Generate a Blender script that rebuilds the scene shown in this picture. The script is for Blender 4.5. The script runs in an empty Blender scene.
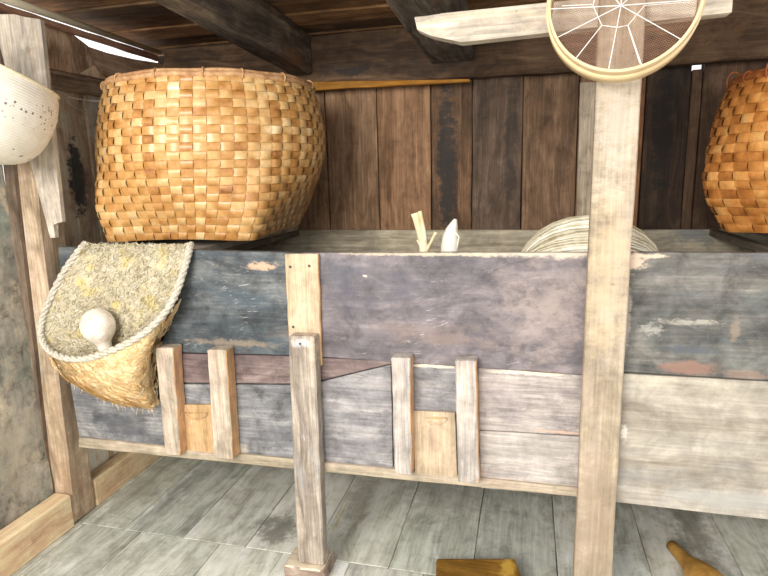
import bpy, bmesh, math, random
from mathutils import Vector, Matrix, noise
random.seed(7)
C = bpy.context.scene.collection
SC = bpy.context.scene
V = Vector
# ------------------------------------------------------------------ camera survey
F, PITCH, YAW, ROLL, CH, CD = 569.2, .1972, .2506, -.0266, 1.265, 1.5628
CAM = V((0, -CD, CH))
FW = V((-math.sin(YAW)*math.cos(PITCH), math.cos(YAW)*math.cos(PITCH), -math.sin(PITCH)))
_r = V((math.cos(YAW), math.sin(YAW), 0)); _u = _r.cross(FW)
RT = _r*math.cos(ROLL) + _u*math.sin(ROLL)
UP = -_r*math.sin(ROLL) + _u*math.cos(ROLL)
def at(px, py, y=None, z=None, x=None):
    """measured point of the photograph on one plane of the room"""
    d = FW*F + RT*(px-384) - UP*(py-288)
    if y is not None: t = (y-CAM.y)/d.y
    elif z is not None: t = (z-CAM.z)/d.z
    else: t = (x-CAM.x)/d.x
    return CAM + d*t
cd = bpy.data.cameras.new('camera'); co = bpy.data.objects.new('camera', cd); C.objects.link(co)
m = Matrix((RT, UP, -FW)).transposed().to_4x4(); m.translation = CAM
co.matrix_world = m
cd.sensor_fit = 'HORIZONTAL'; cd.sensor_width = 36; cd.lens = 36*F/768; cd.clip_start = .02
SC.camera = co

# ------------------------------------------------------------------ materials
GAIN = [1.0]
def lin(c):
    r = []
    for v in c[:3]:
        v /= 255.0
        r.append(min(.92, GAIN[0]*(v/12.92 if v <= .04045 else ((v+.055)/1.055)**2.4)))
    return (*r, 1)
class NT:
    def __init__(s, name):
        s.m = bpy.data.materials.new(name); s.m.use_nodes = True
        s.t = s.m.node_tree; s.t.nodes.clear()
        s.out = s.n('ShaderNodeOutputMaterial'); s.b = s.n('ShaderNodeBsdfPrincipled')
        s.l(s.b.outputs[0], s.out.inputs[0])
        s.pos = s.n('ShaderNodeNewGeometry').outputs['Position']
    def n(s, t, **k):
        o = s.t.nodes.new(t)
        for a, b in k.items(): setattr(o, a, b)
        return o
    def l(s, a, b): s.t.links.new(a, b)
    def put(s, sock, v):
        if isinstance(v, bpy.types.NodeSocket): s.l(v, sock)
        else: sock.default_value = v
    def vm(s, op, a, b=None):
        o = s.n('ShaderNodeVectorMath', operation=op); s.put(o.inputs[0], a)
        if b is not None: s.put(o.inputs[1], b)
        return o.outputs['Value'] if op in ('LENGTH', 'DOT_PRODUCT') else o.outputs[0]
    def ma(s, op, a, b=0.0, clamp=False):
        o = s.n('ShaderNodeMath', operation=op, use_clamp=clamp); s.put(o.inputs[0], a); s.put(o.inputs[1], b)
        return o.outputs[0]
    def noise(s, vec, scale=1, detail=5, rough=.6, dist=0.):
        o = s.n('ShaderNodeTexNoise'); s.l(vec, o.inputs['Vector'])
        o.inputs['Scale'].default_value = scale; o.inputs['Detail'].default_value = detail
        o.inputs['Roughness'].default_value = rough; o.inputs['Distortion'].default_value = dist
        return o.outputs['Fac']
    def step(s, v, a, b, lo=0., hi=1.):
        o = s.n('ShaderNodeMapRange', interpolation_type='SMOOTHSTEP'); s.put(o.inputs[0], v)
        for i, q in enumerate((a, b, lo, hi)): o.inputs[i+1].default_value = q
        return o.outputs[0]
    def mix(s, f, a, b, mode='MIX'):
        o = s.n('ShaderNodeMix', data_type='RGBA', blend_type=mode)
        s.put(o.inputs[0], f); s.put(o.inputs[6], a); s.put(o.inputs[7], b)
        return o.outputs[2]
    def ramp(s, f, stops):
        o = s.n('ShaderNodeValToRGB'); s.l(f, o.inputs[0]); e = o.color_ramp.elements
        while len(e) < len(stops): e.new(.5)
        for q, (p, c) in zip(e, stops): q.position = p; q.color = lin(c)
        return o.outputs[0]
    def bump(s, h, strength=.5, dist=.004):
        o = s.n('ShaderNodeBump'); o.inputs['Strength'].default_value = strength; o.inputs['Distance'].default_value = dist
        s.l(h, o.inputs['Height']); s.l(o.outputs[0], s.b.inputs['Normal'])
    def blob(s, col, c, r, color, k=1., warp=.6, ns=9., soft=.55):
        """a stain, worn patch or painted brightness with a ragged outline, at a place on the wood"""
        d = s.vm('DIVIDE', s.vm('SUBTRACT', s.pos, tuple(c)), tuple(r))
        w = s.noise(s.vm('MULTIPLY', s.pos, (1., 1., 1.8)), ns*1.3, 9, .78)
        d = s.ma('ADD', s.vm('LENGTH', d), s.ma('MULTIPLY', s.ma('SUBTRACT', w, .5), 1.6+warp*3.2))
        f = s.step(d, 1., soft, 0., k*.95)
        return s.mix(f, col, lin(color))
_seed = [0]
def wood(name, dark, mid, light, axis='X', across=26., along=2.2, rough=.75, bump=.5, patches=(), blobs=(), scratch=None, pits=None, spec=.3, fiber=.5, mottle=.35, gain=.8, flecks=None, sat=.86):
    if name.startswith(('back_wall', 'ceiling', 'fresh_orange', 'soot', 'brown_block')): sat = 1.08
    s = NT(name); _seed[0] += 1; GAIN[0] = gain
    off = (_seed[0]*3.17 % 11, _seed[0]*1.71 % 7, _seed[0]*5.3 % 13)
    sc = [across]*3; sc['XYZ'.index(axis)] = along
    p = s.vm('MULTIPLY', s.vm('ADD', s.pos, off), tuple(sc))
    warp = s.n('ShaderNodeTexNoise'); s.l(s.pos, warp.inputs['Vector']); warp.inputs['Scale'].default_value = 3.
    p = s.vm('ADD', p, s.vm('MULTIPLY', warp.outputs['Color'], (2.4, 2.4, 2.4)))
    g = s.noise(p, 1., 7, .62, .5)
    col = s.ramp(g, [(.28, dark), (.5, mid), (.72, light)])
    sc2 = [across*8]*3; sc2['XYZ'.index(axis)] = along*3
    p2 = s.vm('MULTIPLY', s.vm('ADD', s.pos, off), tuple(sc2))
    g2 = s.noise(p2, 1., 4, .65)
    col = s.mix(fiber, col, s.ramp(g2, [(.3, (70, 66, 62)), (.6, (168, 166, 162)), (.8, (240, 238, 232))]), 'OVERLAY')
    for q in patches:      # (colour, amount, scale, threshold, stretch along grain)
        c, k, sca, th, st = q
        sc3 = [sca]*3; sc3['XYZ'.index(axis)] = sca*st
        n_ = s.noise(s.vm('MULTIPLY', s.vm('ADD', s.pos, (off[1]+c[0]*.1, off[2], off[0])), tuple(sc3)), 1., 7, .68, .3)
        col = s.mix(s.step(n_, th, th+.14, 0., k), col, lin(c))
    cl = s.noise(s.vm('ADD', s.pos, off), 13., 8, .72, .4)
    col = s.mix(mottle, col, s.ramp(cl, [(.32, (92, 90, 88)), (.5, (186, 186, 186)), (.68, (250, 250, 248))]), 'OVERLAY')
    if flecks:
        n5 = s.noise(s.vm('MULTIPLY', s.vm('ADD', s.pos, off), tuple(34. if 'XYZ'[q] != axis else 15. for q in range(3))), 1., 9, .78, .6)
        col = s.mix(s.step(n5, .6, .68, 0., flecks[1]), col, lin(flecks[0])); col = s.mix(s.step(n5, .4, .32, 0., flecks[1]), col, lin(flecks[2]))
    for b in blobs: col = s.blob(col, *b)
    if scratch:            # (colour, amount, threshold)
        c, k, th = scratch
        rot = s.n('ShaderNodeVectorRotate', rotation_type='Y_AXIS'); s.l(s.pos, rot.inputs[0]); rot.inputs['Angle'].default_value = .25
        sc4 = [150., 150., 150.]; sc4['XYZ'.index(axis)] = 22.
        n1 = s.noise(s.vm('MULTIPLY', rot.outputs[0], tuple(sc4)), 1., 3, .6, 1.2)
        n2 = s.noise(s.pos, 5., 4, .6)
        f = s.ma('MULTIPLY', s.step(n1, th+.04, th+.14), s.step(n2, .5, .66))
        col = s.mix(s.ma('MULTIPLY', f, k*.75), col, lin(c))
    if pits:               # (colour, scale)
        v = s.n('ShaderNodeTexVoronoi'); s.l(s.pos, v.inputs['Vector']); v.inputs['Scale'].default_value = pits[1]
        f = s.ma('MULTIPLY', s.step(v.outputs['Distance'], .2, .05), s.step(s.noise(s.pos, 14., 2), .52, .66))
        col = s.mix(s.ma('MULTIPLY', f, .55), col, lin(pits[0]))
    hs = s.n('ShaderNodeHueSaturation'); hs.inputs['Saturation'].default_value = sat; s.l(col, hs.inputs['Color'])
    s.l(hs.outputs[0], s.b.inputs['Base Color'])
    s.b.inputs['Roughness'].default_value = rough; s.b.inputs['Specular IOR Level'].default_value = spec
    s.bump(s.ma('ADD', g, s.ma('MULTIPLY', g2, .6)), bump, .004)
    GAIN[0] = 1.0
    return s.m
def woodg(g_, *a, **k):
    k['gain'] = g_
    return wood(*a, **k)
def plain(name, c1, c2, scale=30., rough=.7, bump=.3, spec=.3, stretch=(1, 1, 1)):
    s = NT(name)
    g = s.noise(s.vm('MULTIPLY', s.pos, stretch), scale, 6, .65)
    s.l(s.ramp(g, [(.3, c1), (.7, c2)]), s.b.inputs['Base Color'])
    s.b.inputs['Roughness'].default_value = rough; s.b.inputs['Specular IOR Level'].default_value = spec
    s.bump(g, bump, .003)
    return s.m
def toned(name, stops, rough=.45, spec=.5, fib=90., patch=None, bump=.25):
    """strips whose own colour differs from strip to strip (attribute 'tone')"""
    s = NT(name)
    a = s.n('ShaderNodeAttribute', attribute_name='tone')
    n1 = s.noise(s.pos, 22., 4, .6); n2 = s.noise(s.pos, fib, 4, .7)
    f = s.ma('ADD', a.outputs['Fac'], s.ma('ADD', s.ma('MULTIPLY', s.ma('SUBTRACT', n1, .5), 1.15), s.ma('MULTIPLY', s.ma('SUBTRACT', n2, .5), .4)))
    col = s.ramp(f, stops)
    if patch:
        c, k, sca, th = patch
        col = s.mix(s.step(s.noise(s.pos, sca, 5, .6), th, th+.2, 0., k), col, lin(c))
    s.l(col, s.b.inputs['Base Color'])
    s.b.inputs['Roughness'].default_value = rough; s.b.inputs['Specular IOR Level'].default_value = spec
    s.bump(s.ma('ADD', n2, n1), bump, .002)
    return s.m

# ------------------------------------------------------------------ mesh helpers
def obj(name, bm, mats, parent=None, smooth=False, tone=None):
    me = bpy.data.meshes.new(name)
    bmesh.ops.recalc_face_normals(bm, faces=bm.faces[:])
    bm.to_mesh(me); bm.free()
    for q in (mats if isinstance(mats, (list, tuple)) else [mats]): me.materials.append(q)
    if smooth: me.polygons.foreach_set('use_smooth', [True]*len(me.polygons))
    o = bpy.data.objects.new(name, me); C.objects.link(o)
    if parent is not None:
        o.parent = parent
        me.transform(Matrix.Translation(-parent.location))
    else:
        vs = [v.co for v in me.vertices]
        lo = V((min(v.x for v in vs), min(v.y for v in vs), min(v.z for v in vs))); hi = V((max(v.x for v in vs), max(v.y for v in vs), max(v.z for v in vs)))
        c = V(((lo.x+hi.x)/2, (lo.y+hi.y)/2, lo.z))
        me.transform(Matrix.Translation(-c)); o.location = c
    return o
def tag(o, label, cat, group=None):
    o['label'] = label; o['category'] = cat
    if group: o['group'] = group
    return o
def thing(name, loc, label, cat, group=None):
    o = bpy.data.objects.new(name, None); o.location = loc; o.empty_display_size = .05; C.objects.link(o)
    return tag(o, label, cat, group)
def structure(name, bm, mats, parent=None):
    o = obj(name, bm, mats, parent); o['kind'] = 'structure'; return o
def sub(o, parent):       # hang a built mesh under a part
    o.parent = parent; o.location = V((0, 0, 0)) if False else o.location
    return o
def slab(bm, c4, n, seg=10, wob=.0012, ch=.003, mi=0, seed=None):
    """a plank: front face TL,TR,BR,BL, thickness vector n, worn wavy edges"""
    TL, TR, BR, BL = [V(c) for c in c4]; n = V(n)
    if ((TR-TL).length+(BR-BL).length) > ((BL-TL).length+(BR-TR).length): e = [(TL, BL), (TR, BR)]
    else: e = [(TL, TR), (BL, BR)]
    rnd = random.Random(seed if seed is not None else int(abs(TL.x*7919+TL.z*104729+BR.x*1299))+5)
    rings = []
    A0, B0 = e[0]; A1, B1 = e[1]
    L = ((A1-A0).length+(B1-B0).length)/2
    ts = [0, ch/L] + [(i+.5)/seg for i in range(seg)] + [1-ch/L, 1]
    nn = n.normalized()
    for k, t in enumerate(ts):
        a = A0.lerp(A1, t); b = B0.lerp(B1, t); w = (b-a); wl = w.length; w = w/wl
        j = lambda: rnd.uniform(-wob, wob)
        a = a + w*j(); b = b + w*j()
        c = min(ch, wl*.3, n.length*.4); i = c if k in (0, len(ts)-1) else 0
        f0 = nn*(i*.8); f1 = n - nn*(i*.8); a2 = a+w*i; b2 = b-w*i
        d = nn*j()*.4
        pts = [a2+w*c+f0+d, b2-w*c+f0+d, b2+f0+nn*c, b2+f1-nn*c, b2-w*c+f1, a2+w*c+f1, a2+f1-nn*c, a2+f0+nn*c]
        rings.append([bm.verts.new(p) for p in pts])
    fs = []
    for r0, r1 in zip(rings, rings[1:]):
        for q in range(8): fs.append(bm.faces.new((r0[q], r0[(q+1) % 8], r1[(q+1) % 8], r1[q])))
    fs.append(bm.faces.new(rings[0])); fs.append(bm.faces.new(rings[-1]))
    for f in fs: f.material_index = mi
def box(bm, lo, hi, seg=8, wob=.001, ch=.003, mi=0):
    x0, y0, z0 = lo; x1, y1, z1 = hi
    slab(bm, [(x0, y0, z1), (x1, y0, z1), (x1, y0, z0), (x0, y0, z0)], (0, y1-y0, 0), seg, wob, ch, mi)
def pq(pts, y):            # pixel corners on the plane y -> 3D (3D tuples pass through)
    return [V(p) if len(p) == 3 else at(p[0], p[1], y=y) for p in pts]
def prism(bm, pts, n, mi=0, ch=0):
    a = [bm.verts.new(V(p)) for p in pts]; b = [bm.verts.new(V(p)+V(n)) for p in pts]
    fs = [bm.faces.new(a), bm.faces.new(b[::-1])]
    k = len(a)
    for i in range(k): fs.append(bm.faces.new((a[i], b[i], b[(i+1) % k], a[(i+1) % k])))
    for f in fs: f.material_index = mi
    if ch: bmesh.ops.bevel(bm, geom=list({e for f in fs for e in f.edges}), offset=ch, segments=2, affect='EDGES', profile=.6)
def tube(bm, pts, r, sides=6, closed=False, cap=True):
    pts = [V(p) for p in pts]; k = len(pts); rings = []
    rr = r if isinstance(r, (list, tuple)) else [r]*k
    prev = None
    for i, p in enumerate(pts):
        if closed: t = pts[(i+1) % k]-pts[i-1]
        else: t = pts[min(i+1, k-1)]-pts[max(i-1, 0)]
        t.normalize()
        if prev is None:
            a = V((0, 0, 1)) if abs(t.z) < .9 else V((1, 0, 0)); u = a.cross(t).normalized()
        else:
            u = (prev - t*prev.dot(t)).normalized()
        prev = u; w = t.cross(u)
        rings.append([bm.verts.new(p+(u*math.cos(q*2*math.pi/sides)+w*math.sin(q*2*math.pi/sides))*rr[i]) for q in range(sides)])
    rng = range(k) if closed else range(k-1)
    for i in rng:
        a, b = rings[i], rings[(i+1) % k]
        for q in range(sides): bm.faces.new((a[q], a[(q+1) % sides], b[(q+1) % sides], b[q]))
    if cap and not closed: bm.faces.new(rings[0]); bm.faces.new(rings[-1])
def grid(bm, P, closed_u=False):
    """P[v][u] points"""
    R = [[bm.verts.new(p) for p in row] for row in P]
    for a, b in zip(R, R[1:]):
        k = len(a)
        for i in range(k if closed_u else k-1): bm.faces.new((a[i], a[(i+1) % k], b[(i+1) % k], b[i]))
    return R
def lathe(bm, base, axis, prof, sides=28):
    axis = V(axis).normalized(); a = V((0, 0, 1)) if abs(axis.z) < .9 else V((1, 0, 0))
    u = a.cross(axis).normalized(); w = axis.cross(u)
    R = grid(bm, [[V(base)+axis*h+(u*math.cos(q*2*math.pi/sides)+w*math.sin(q*2*math.pi/sides))*r for q in range(sides)] for h, r in prof], True)
    bm.faces.new(R[0]); bm.faces.new(R[-1])
def bez(p, k):             # smooth curve through points
    p = [V(q) for q in p]; out = []
    for i in range(len(p)-1):
        a, b, c, d = p[max(i-1, 0)], p[i], p[i+1], p[min(i+2, len(p)-1)]
        for j in range(k):
            t = j/k
            out.append(.5*((2*b)+(c-a)*t+(2*a-5*b+4*c-d)*t*t+(3*b-a-3*c+d)*t*t*t))
    out.append(p[-1]); return out

YB = .92                  # back wall
# ================================================================== SETTING
# floor: grey-green boards running away from the viewer
def floor_mat(i):
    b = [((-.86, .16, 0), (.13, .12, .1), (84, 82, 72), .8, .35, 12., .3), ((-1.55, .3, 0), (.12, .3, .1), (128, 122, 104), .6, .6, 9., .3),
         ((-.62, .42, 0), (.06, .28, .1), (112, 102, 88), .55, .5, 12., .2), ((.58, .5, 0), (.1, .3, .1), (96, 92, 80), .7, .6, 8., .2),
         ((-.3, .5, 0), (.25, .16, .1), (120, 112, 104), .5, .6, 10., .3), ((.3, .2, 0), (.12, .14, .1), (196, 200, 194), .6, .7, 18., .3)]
    tone = [(0, 0, 0), (8, 8, 5), (-14, -12, -12), (12, 10, 8), (-6, -4, -6)][i % 5]
    f = lambda c: tuple(max(0, c[k]+tone[k]) for k in range(3))
    return wood('grey_floor_boards_%d' % i, f((120, 118, 107)), f((159, 159, 148)), f((184, 183, 172)), 'Y', 16, 1.6, .8, .35,
                patches=[((104, 105, 96), .6, 5., .55, .4), ((196, 197, 190), .6, 9., .56, .4), ((142, 134, 112), .4, 3.2, .55, .6)], blobs=b,
                scratch=((206, 206, 196), .55, .6), pits=((88, 84, 74), 60.), fiber=.3, gain=1.5)
fm = [floor_mat(i) for i in range(5)] + [plain('dark_gap', (18, 15, 12), (30, 25, 20))]
bm = bmesh.new()
box(bm, (-2.0, -3.2, -.06), (2.0, 1.0, -.031), 2, 0, .001, 5)
xs = [-1.9, -1.62, -1.43, -1.18, -.935, -.695, -.418, -.15, .116, .404, .68, .95, 1.25, 1.55, 1.95]
for i, (a, b) in enumerate(zip(xs, xs[1:])):
    slab(bm, [(a+.0012, .033, 0), (a+.0012, .97, 0), (b-.0012, .97, 0), (b-.0012, .033, 0)], (0, 0, -.03), 8, .001, .0015, (i*3+1) % 5)
xs = [-1.9, -1.6, -1.355, -1.03, -.79, -.55, -.3, -.04, .2, .5, .8, 1.1, 1.5, 1.95]
for i, (a, b) in enumerate(zip(xs, xs[1:])):
    slab(bm, [(a+.0012, -3.1, 0), (a+.0012, .03, 0), (b-.0012, .03, 0), (b-.0012, -3.1, 0)], (0, 0, -.03), 12, .001, .0015, (i*2) % 5)
structure('floor', bm, fm)
# back wall: upright brown planks
edges = [(-1.72, 0), (-1.3, 1), (-1.06, 0), (327, 0), (378, 1), (431, 2), (472, 3), (522, 4), (577, 1), (632, 5), (642, 6), (686, 7), (697, 7), (1.05, 6), (1.3, 5), (1.65, 0)]
X = lambda q: q if abs(q) < 5 else at(q, 160, y=YB).x
bp = [((84, 66, 50), (124, 100, 80), (152, 128, 106), []), ((84, 64, 48), (118, 92, 72), (144, 116, 92), []),
      ((52, 42, 34), (92, 72, 56), (128, 100, 78), [((at(447, 160, y=YB).x, YB, 1.3), (.05, .1, .42), (46, 45, 44), .9, .35, 14., .5)]),
      ((64, 54, 46), (100, 84, 72), (130, 112, 98), [((at(510, 160, y=YB).x, YB, 1.35), (.03, .1, .3), (58, 52, 47), .7, .4, 14., .5)]),
      ((78, 62, 50), (112, 90, 72), (138, 114, 94), []), ((94, 66, 48), (132, 96, 72), (154, 118, 92), []),
      ((46, 38, 32), (74, 60, 50), (104, 84, 70), [((at(660, 160, y=YB).x, YB, 1.4), (.05, .1, .3), (38, 36, 34), .8, .4, 12., .5)]),
      ((62, 48, 38), (92, 72, 58), (118, 94, 76), [])]
bmats = [wood('back_wall_plank_%d' % i, a, b, c, 'Z', 20, 1.8, .85, .35, patches=[((60, 48, 40), .5, 6., .56, .35), ((150, 128, 108), .25, 9., .58, .4)], blobs=d, scratch=((150, 138, 124), .4, .62), gain=(1.35, 1.45, 1.2, 1.1, 1.2, 1.2, .9, 1.)[i]) for i, (a, b, c, d) in enumerate(bp)]
bm = bmesh.new()
for i, ((a, mi), (b, _)) in enumerate(zip(edges, edges[1:])):
    top = 1.80
    if a == 686: top = 1.622
    box(bm, (X(a)+.002, YB+.004*(i % 2), 0), (X(b)-.002, YB+.025+.004*(i % 2), top), 10, .0015, .003, mi)
xg = X(686)
for a, b, t in ((-1.72, xg, 1.84), (xg, X(697), 1.618), (X(697), 1.65, 1.84)): box(bm, (a, YB+.03, 0), (b, YB+.045, t), 2, 0, .001, 6)  # unseen backing boards, added to keep sky light out of the plank gaps
structure('wall_back', bm, bmats)
# left wall: old stained boards lying lengthwise
lw = [wood('left_wall_board', (96, 92, 84), (128, 122, 110), (154, 148, 134), 'Z', 7, 3., .9, .5, mottle=.8, gain=1.4, fiber=.2,
           patches=[((92, 106, 98), .7, 3.6, .5, .8), ((176, 160, 132), .7, 5., .54, .8), ((74, 62, 52), .7, 9., .55, .8), ((92, 92, 96), .6, 4., .55, .7)], flecks=((168, 156, 136), .6, (66, 60, 54)),
           blobs=[((-1.7, -.12, .35), (.1, .12, .22), (170, 154, 128), .5, .8, 9., .2), ((-1.7, -.2, .72), (.1, .1, .1), (66, 90, 80), .6, .8, 9., .2)], scratch=((180, 172, 158), .6, .58)),
      wood('left_wall_upper_board', (92, 78, 64), (138, 120, 100), (168, 150, 128), 'Z', 12, 2., .9, .5,
           patches=[((72, 62, 52), .6, 6., .55, .6)],
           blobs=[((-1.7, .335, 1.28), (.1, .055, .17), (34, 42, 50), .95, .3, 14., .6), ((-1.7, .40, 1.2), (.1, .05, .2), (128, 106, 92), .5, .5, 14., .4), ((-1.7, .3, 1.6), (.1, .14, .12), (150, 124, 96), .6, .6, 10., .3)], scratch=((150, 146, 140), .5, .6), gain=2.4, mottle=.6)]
bm = bmesh.new()
box(bm, (-1.78, -1.0, 0), (-1.70, .012, 1.79), 16, .003, .003, 0)
ys = [.135, .31, .42, .55, .74, .95]
for k, (a, b) in enumerate(zip(ys, ys[1:])):
    box(bm, (-1.78, a+.002, 0), (-1.70-.004*(k % 2), b-.002, (1.70, 1.72, 1.735, 1.735, 1.735)[k]), 8, .002, .003, 1)
structure('wall_left', bm, lw)
pale = woodg(1.12, 'pale_new_wood', (196, 164, 116), (222, 196, 152), (236, 216, 180), 'Y', 24, 2., .7, .25, patches=[((180, 140, 92), .5, 5., .57, .4)])
bm = bmesh.new()
box(bm, (-1.695, -1.6, 0), (-1.625, .012, .13), 8, .001, .004)
box(bm, (-1.695, .14, 0), (-1.635, .9, .115), 8, .001, .004)
structure('baseboard_left', bm, pale)
# narrow brown upright beside the corner post, and the rail along the left wall
brown = woodg(1., 'brown_old_wood', (92, 74, 58), (132, 110, 90), (164, 142, 118), 'Z', 24, 2., .85, .45, patches=[((70, 52, 40), .6, 7., .55, .3)])
bm = bmesh.new()
slab(bm, pq([(-17, 0), (-7, 0), (51, 507), (42, 507)], .0), (0, .05, 0), 10, .002, .004)
structure('trim_1', bm, brown)
bm = bmesh.new()
box(bm, (-1.69, .14, 1.60), (-1.645, .92, 1.665), 8, .0025, .006)
structure('trim_2', bm, woodg(1.6, 'left_rail_wood', (78, 58, 42), (124, 104, 84), (160, 142, 120), 'Y', 22, 2., .85, .45, patches=[((70, 62, 56), .6, 6., .54, .4)], blobs=[((-1.66, .4, 1.665), (.08, .5, .012), (92, 48, 36), .9, .2, 12., .5)]))
# ceiling of dark sooty boards, sloping up towards the viewer
def zc(y): return 1.850+.045*(.9-y)
cm = [wood('ceiling_board_%d' % i, a, b, c, 'X', 18, 1.6, .9, .5, patches=[((60, 48, 38), .6, 6., .54, .35), ((150, 120, 90), .45, 7., .58, .35)], scratch=((170, 150, 126), .4, .62), gain=1.35)
      for i, (a, b, c) in enumerate((((60, 44, 32), (102, 76, 54), (140, 110, 84)), ((48, 38, 30), (84, 66, 50), (120, 96, 74)), ((74, 54, 38), (122, 92, 66), (156, 124, 94))))]
bm = bmesh.new()
ys = [1.0, .86, .74, .60, .47, .33, .2, .06, -.08, -.22, -.45]
for i, (a, b) in enumerate(zip(ys, ys[1:])):
    l = .006*(i % 2)
    slab(bm, [(-1.735, a-.003, zc(a)+l), (1.7, a-.003, zc(a)+l), (1.7, b+.003, zc(b)+l), (-1.735, b+.003, zc(b)+l)], (0, 0, .025), 14, .002, .004, i % 3)
slab(bm, [(-1.735, 1.02, zc(1)+.045), (1.8, 1.02, zc(1)+.045), (1.8, -.47, zc(-.45)+.045), (-1.735, -.47, zc(-.45)+.045)], (0, 0, .02), 2, 0, .002, 1)
structure('ceiling', bm, cm)

# ================================================================== TIMBERS
dark = lambda n, ax: wood(n, (40, 36, 33), (72, 64, 56), (112, 100, 88), ax, 24, 2., .9, .5, patches=[((112, 80, 56), .5, 5., .57, .4), ((42, 38, 36), .6, 6., .55, .4)], scratch=((150, 140, 128), .5, .6), gain=1.5)
ba, bb = at(330, 90, y=.85).z, 1.845
bm = bmesh.new(); box(bm, (-1.62, .85, ba+.012), (1.6, .915, bb), 20, .003, .006)
tag(obj('tie_beam', bm, woodg(1.0, 'soot_brown_beam', (58, 46, 38), (98, 78, 62), (132, 108, 86), 'X', 16, 1.4, .9, .5,
    patches=[((50, 44, 40), .7, 5., .54, .4), ((140, 108, 78), .5, 6., .57, .4)], blobs=[((at(350, 70, y=.85).x, .85, at(350, 70, y=.85).z), (.17, .1, .03), (46, 46, 48), .8, .6, 12., .3)], gain=1.25)),
    'thick dark brown horizontal beam across the top of the plank wall', 'beam')
bm = bmesh.new(); slab(bm, pq([(303, 82), (470, 79), (470, 81.5), (303, 91)], .84), (0, .03, 0), 8, .0015, .002)
tag(obj('wooden_strip', bm, wood('fresh_orange_strip', (160, 104, 48), (200, 142, 74), (220, 168, 98), 'X', 30, 2.)), 'thin fresh orange wooden strip wedged under the dark wall beam', 'strip')
def rafter(xa, xb, z0, y0, slope, hh, y1, name, mat, lab):
    bm = bmesh.new()
    f = lambda y: z0+slope*(y0-y)
    slab(bm, [(xa, y0, f(y0)), (xa, y1, f(y1)), (xb, y1, f(y1)), (xb, y0, f(y0))], (0, 0, hh), 12, .003, .008)
    return tag(obj(name, bm, mat), lab, 'rafter', None)
pL, pR = at(292, 76, y=.845), at(313, 73, y=.845)
rafter(pL.x, pR.x, pL.z, .845, .05, zc(.845)-pL.z-.002, -.42, 'roof_rafter', dark('sooty_rafter', 'Y'), 'dark sooty roof rafter running above the large left basket')
pL, pR = at(430, 64, y=.845), at(473, 65, y=.845)
rafter(pL.x, pR.x, pL.z, .845, .045, zc(.845)-pL.z-.002, -.42, 'roof_rafter', dark('black_rafter', 'Y'), 'dark roof rafter ending above the wall behind the pale pointed bar')
# eave plate on the left with daylight under it
PX = -1.62
def wp(px, py): return at(px, py, x=PX)
a, b = wp(0, 13), wp(160, 61.5)
bm = bmesh.new()
slab(bm, [(PX, b.y, b.z+.026), (PX, -.3, a.z+.036), (PX, -.3, a.z+.012), (PX, b.y, b.z)], (-.02, 0, 0), 14, .002, .005)
tag(obj('eave_plate', bm, woodg(1.6, 'red_brown_plate', (74, 48, 34), (116, 80, 58), (146, 108, 80), 'Y', 22, 2.)), 'reddish brown eave timber above the bright gap at the top of the left wall', 'beam')
bm = bmesh.new()  # pale pole stands in for the light leaking along the eave timber
tube(bm, [(PX+.004, -.3, a.z+.0495), (PX+.004, .2, a.z*.8+b.z*.2+.045), (PX+.004, b.y, b.z+.0365)], [.015, .013, .010], 10)
tag(obj('light_streak_pole', bm, plain('cream_light_streak', (206, 192, 160), (240, 232, 208), 18, .6, .15, stretch=(1, .2, 1)), smooth=True), 'slim cream pole added for the streak of light above the eave timber at upper left', 'pole')
# gable log and board under the gap
bm = bmesh.new()
prism(bm, [at(*q, x=PX-.055) for q in ((38, 22), (62, 31.5), (82, 46.5), (88, 66), (70, 76), (40, 70))], (.03, 0, 0), ch=.004)
tag(obj('wood_chunk', bm, woodg(1.6, 'knotty_chunk', (92, 68, 50), (148, 118, 90), (186, 160, 130), 'Z', 20, 6., .85, .6, patches=[((80, 58, 44), .6, 9., .55, .7)])), 'rough brown lump of wood wedged under the eave beside the left post', 'wood')
bm = bmesh.new()
prism(bm, [at(*q, x=PX-.05) for q in ((80, 45.5), (104, 53.5), (130, 59.5), (160, 64), (158, 86), (118, 86), (100, 74))], (.02, 0, 0), ch=.002)
tag(obj('wedge_board', bm, woodg(1.6, 'wedge_board_wood', (100, 78, 58), (146, 118, 92), (176, 150, 122), 'Y', 22, 2.)), 'brown wedge shaped board under the bright roof gap left of the basket', 'board')
# corner post with the pale board nailed to its upper front
bm = bmesh.new()
slab(bm, [at(-10, 21, y=.02), at(16, 21, y=.02), V((-1.635, .02, 0)), V((-1.72, .02, 0))], (0, .11, 0), 16, .003, .007)
tag(obj('corner_post', bm, woodg(1.08, 'tan_post', (136, 108, 80), (188, 164, 130), (216, 198, 168), 'Z', 20, 1.8, .8, .5,
    patches=[((150, 112, 74), .6, 6., .55, .35), ((206, 194, 174), .5, 7., .56, .3)], blobs=[((-1.6, .02, .35), (.1, .2, .4), (150, 120, 88), .5, .8, 8., .2)], scratch=((120, 96, 72), .6, .6))),
    'thick tan leaning wooden post in the left corner behind the hanging straw bag', 'post')
bm = bmesh.new()
prism(bm, pq([(-9, 14), (14, 14), (25, 17), (40, 19), (62, 222), (53, 224), (55, 238), (50, 238)], 0.0), (0, .018, 0), ch=.0025)
tag(obj('nailed_board', bm, woodg(0.92, 'whitish_board', (168, 154, 134), (214, 204, 188), (236, 230, 218), 'Z', 22, 1.8, .8, .4, patches=[((186, 158, 120), .5, 6., .56, .3)], blobs=[((at(28, 50, y=0).x, 0, at(28, 50, y=0).z), (.012, .1, .02), (140, 116, 90), .7, .4, 30., .4)])),
    'whitish tapered board nailed to the upper front of the left corner post', 'board')
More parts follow.
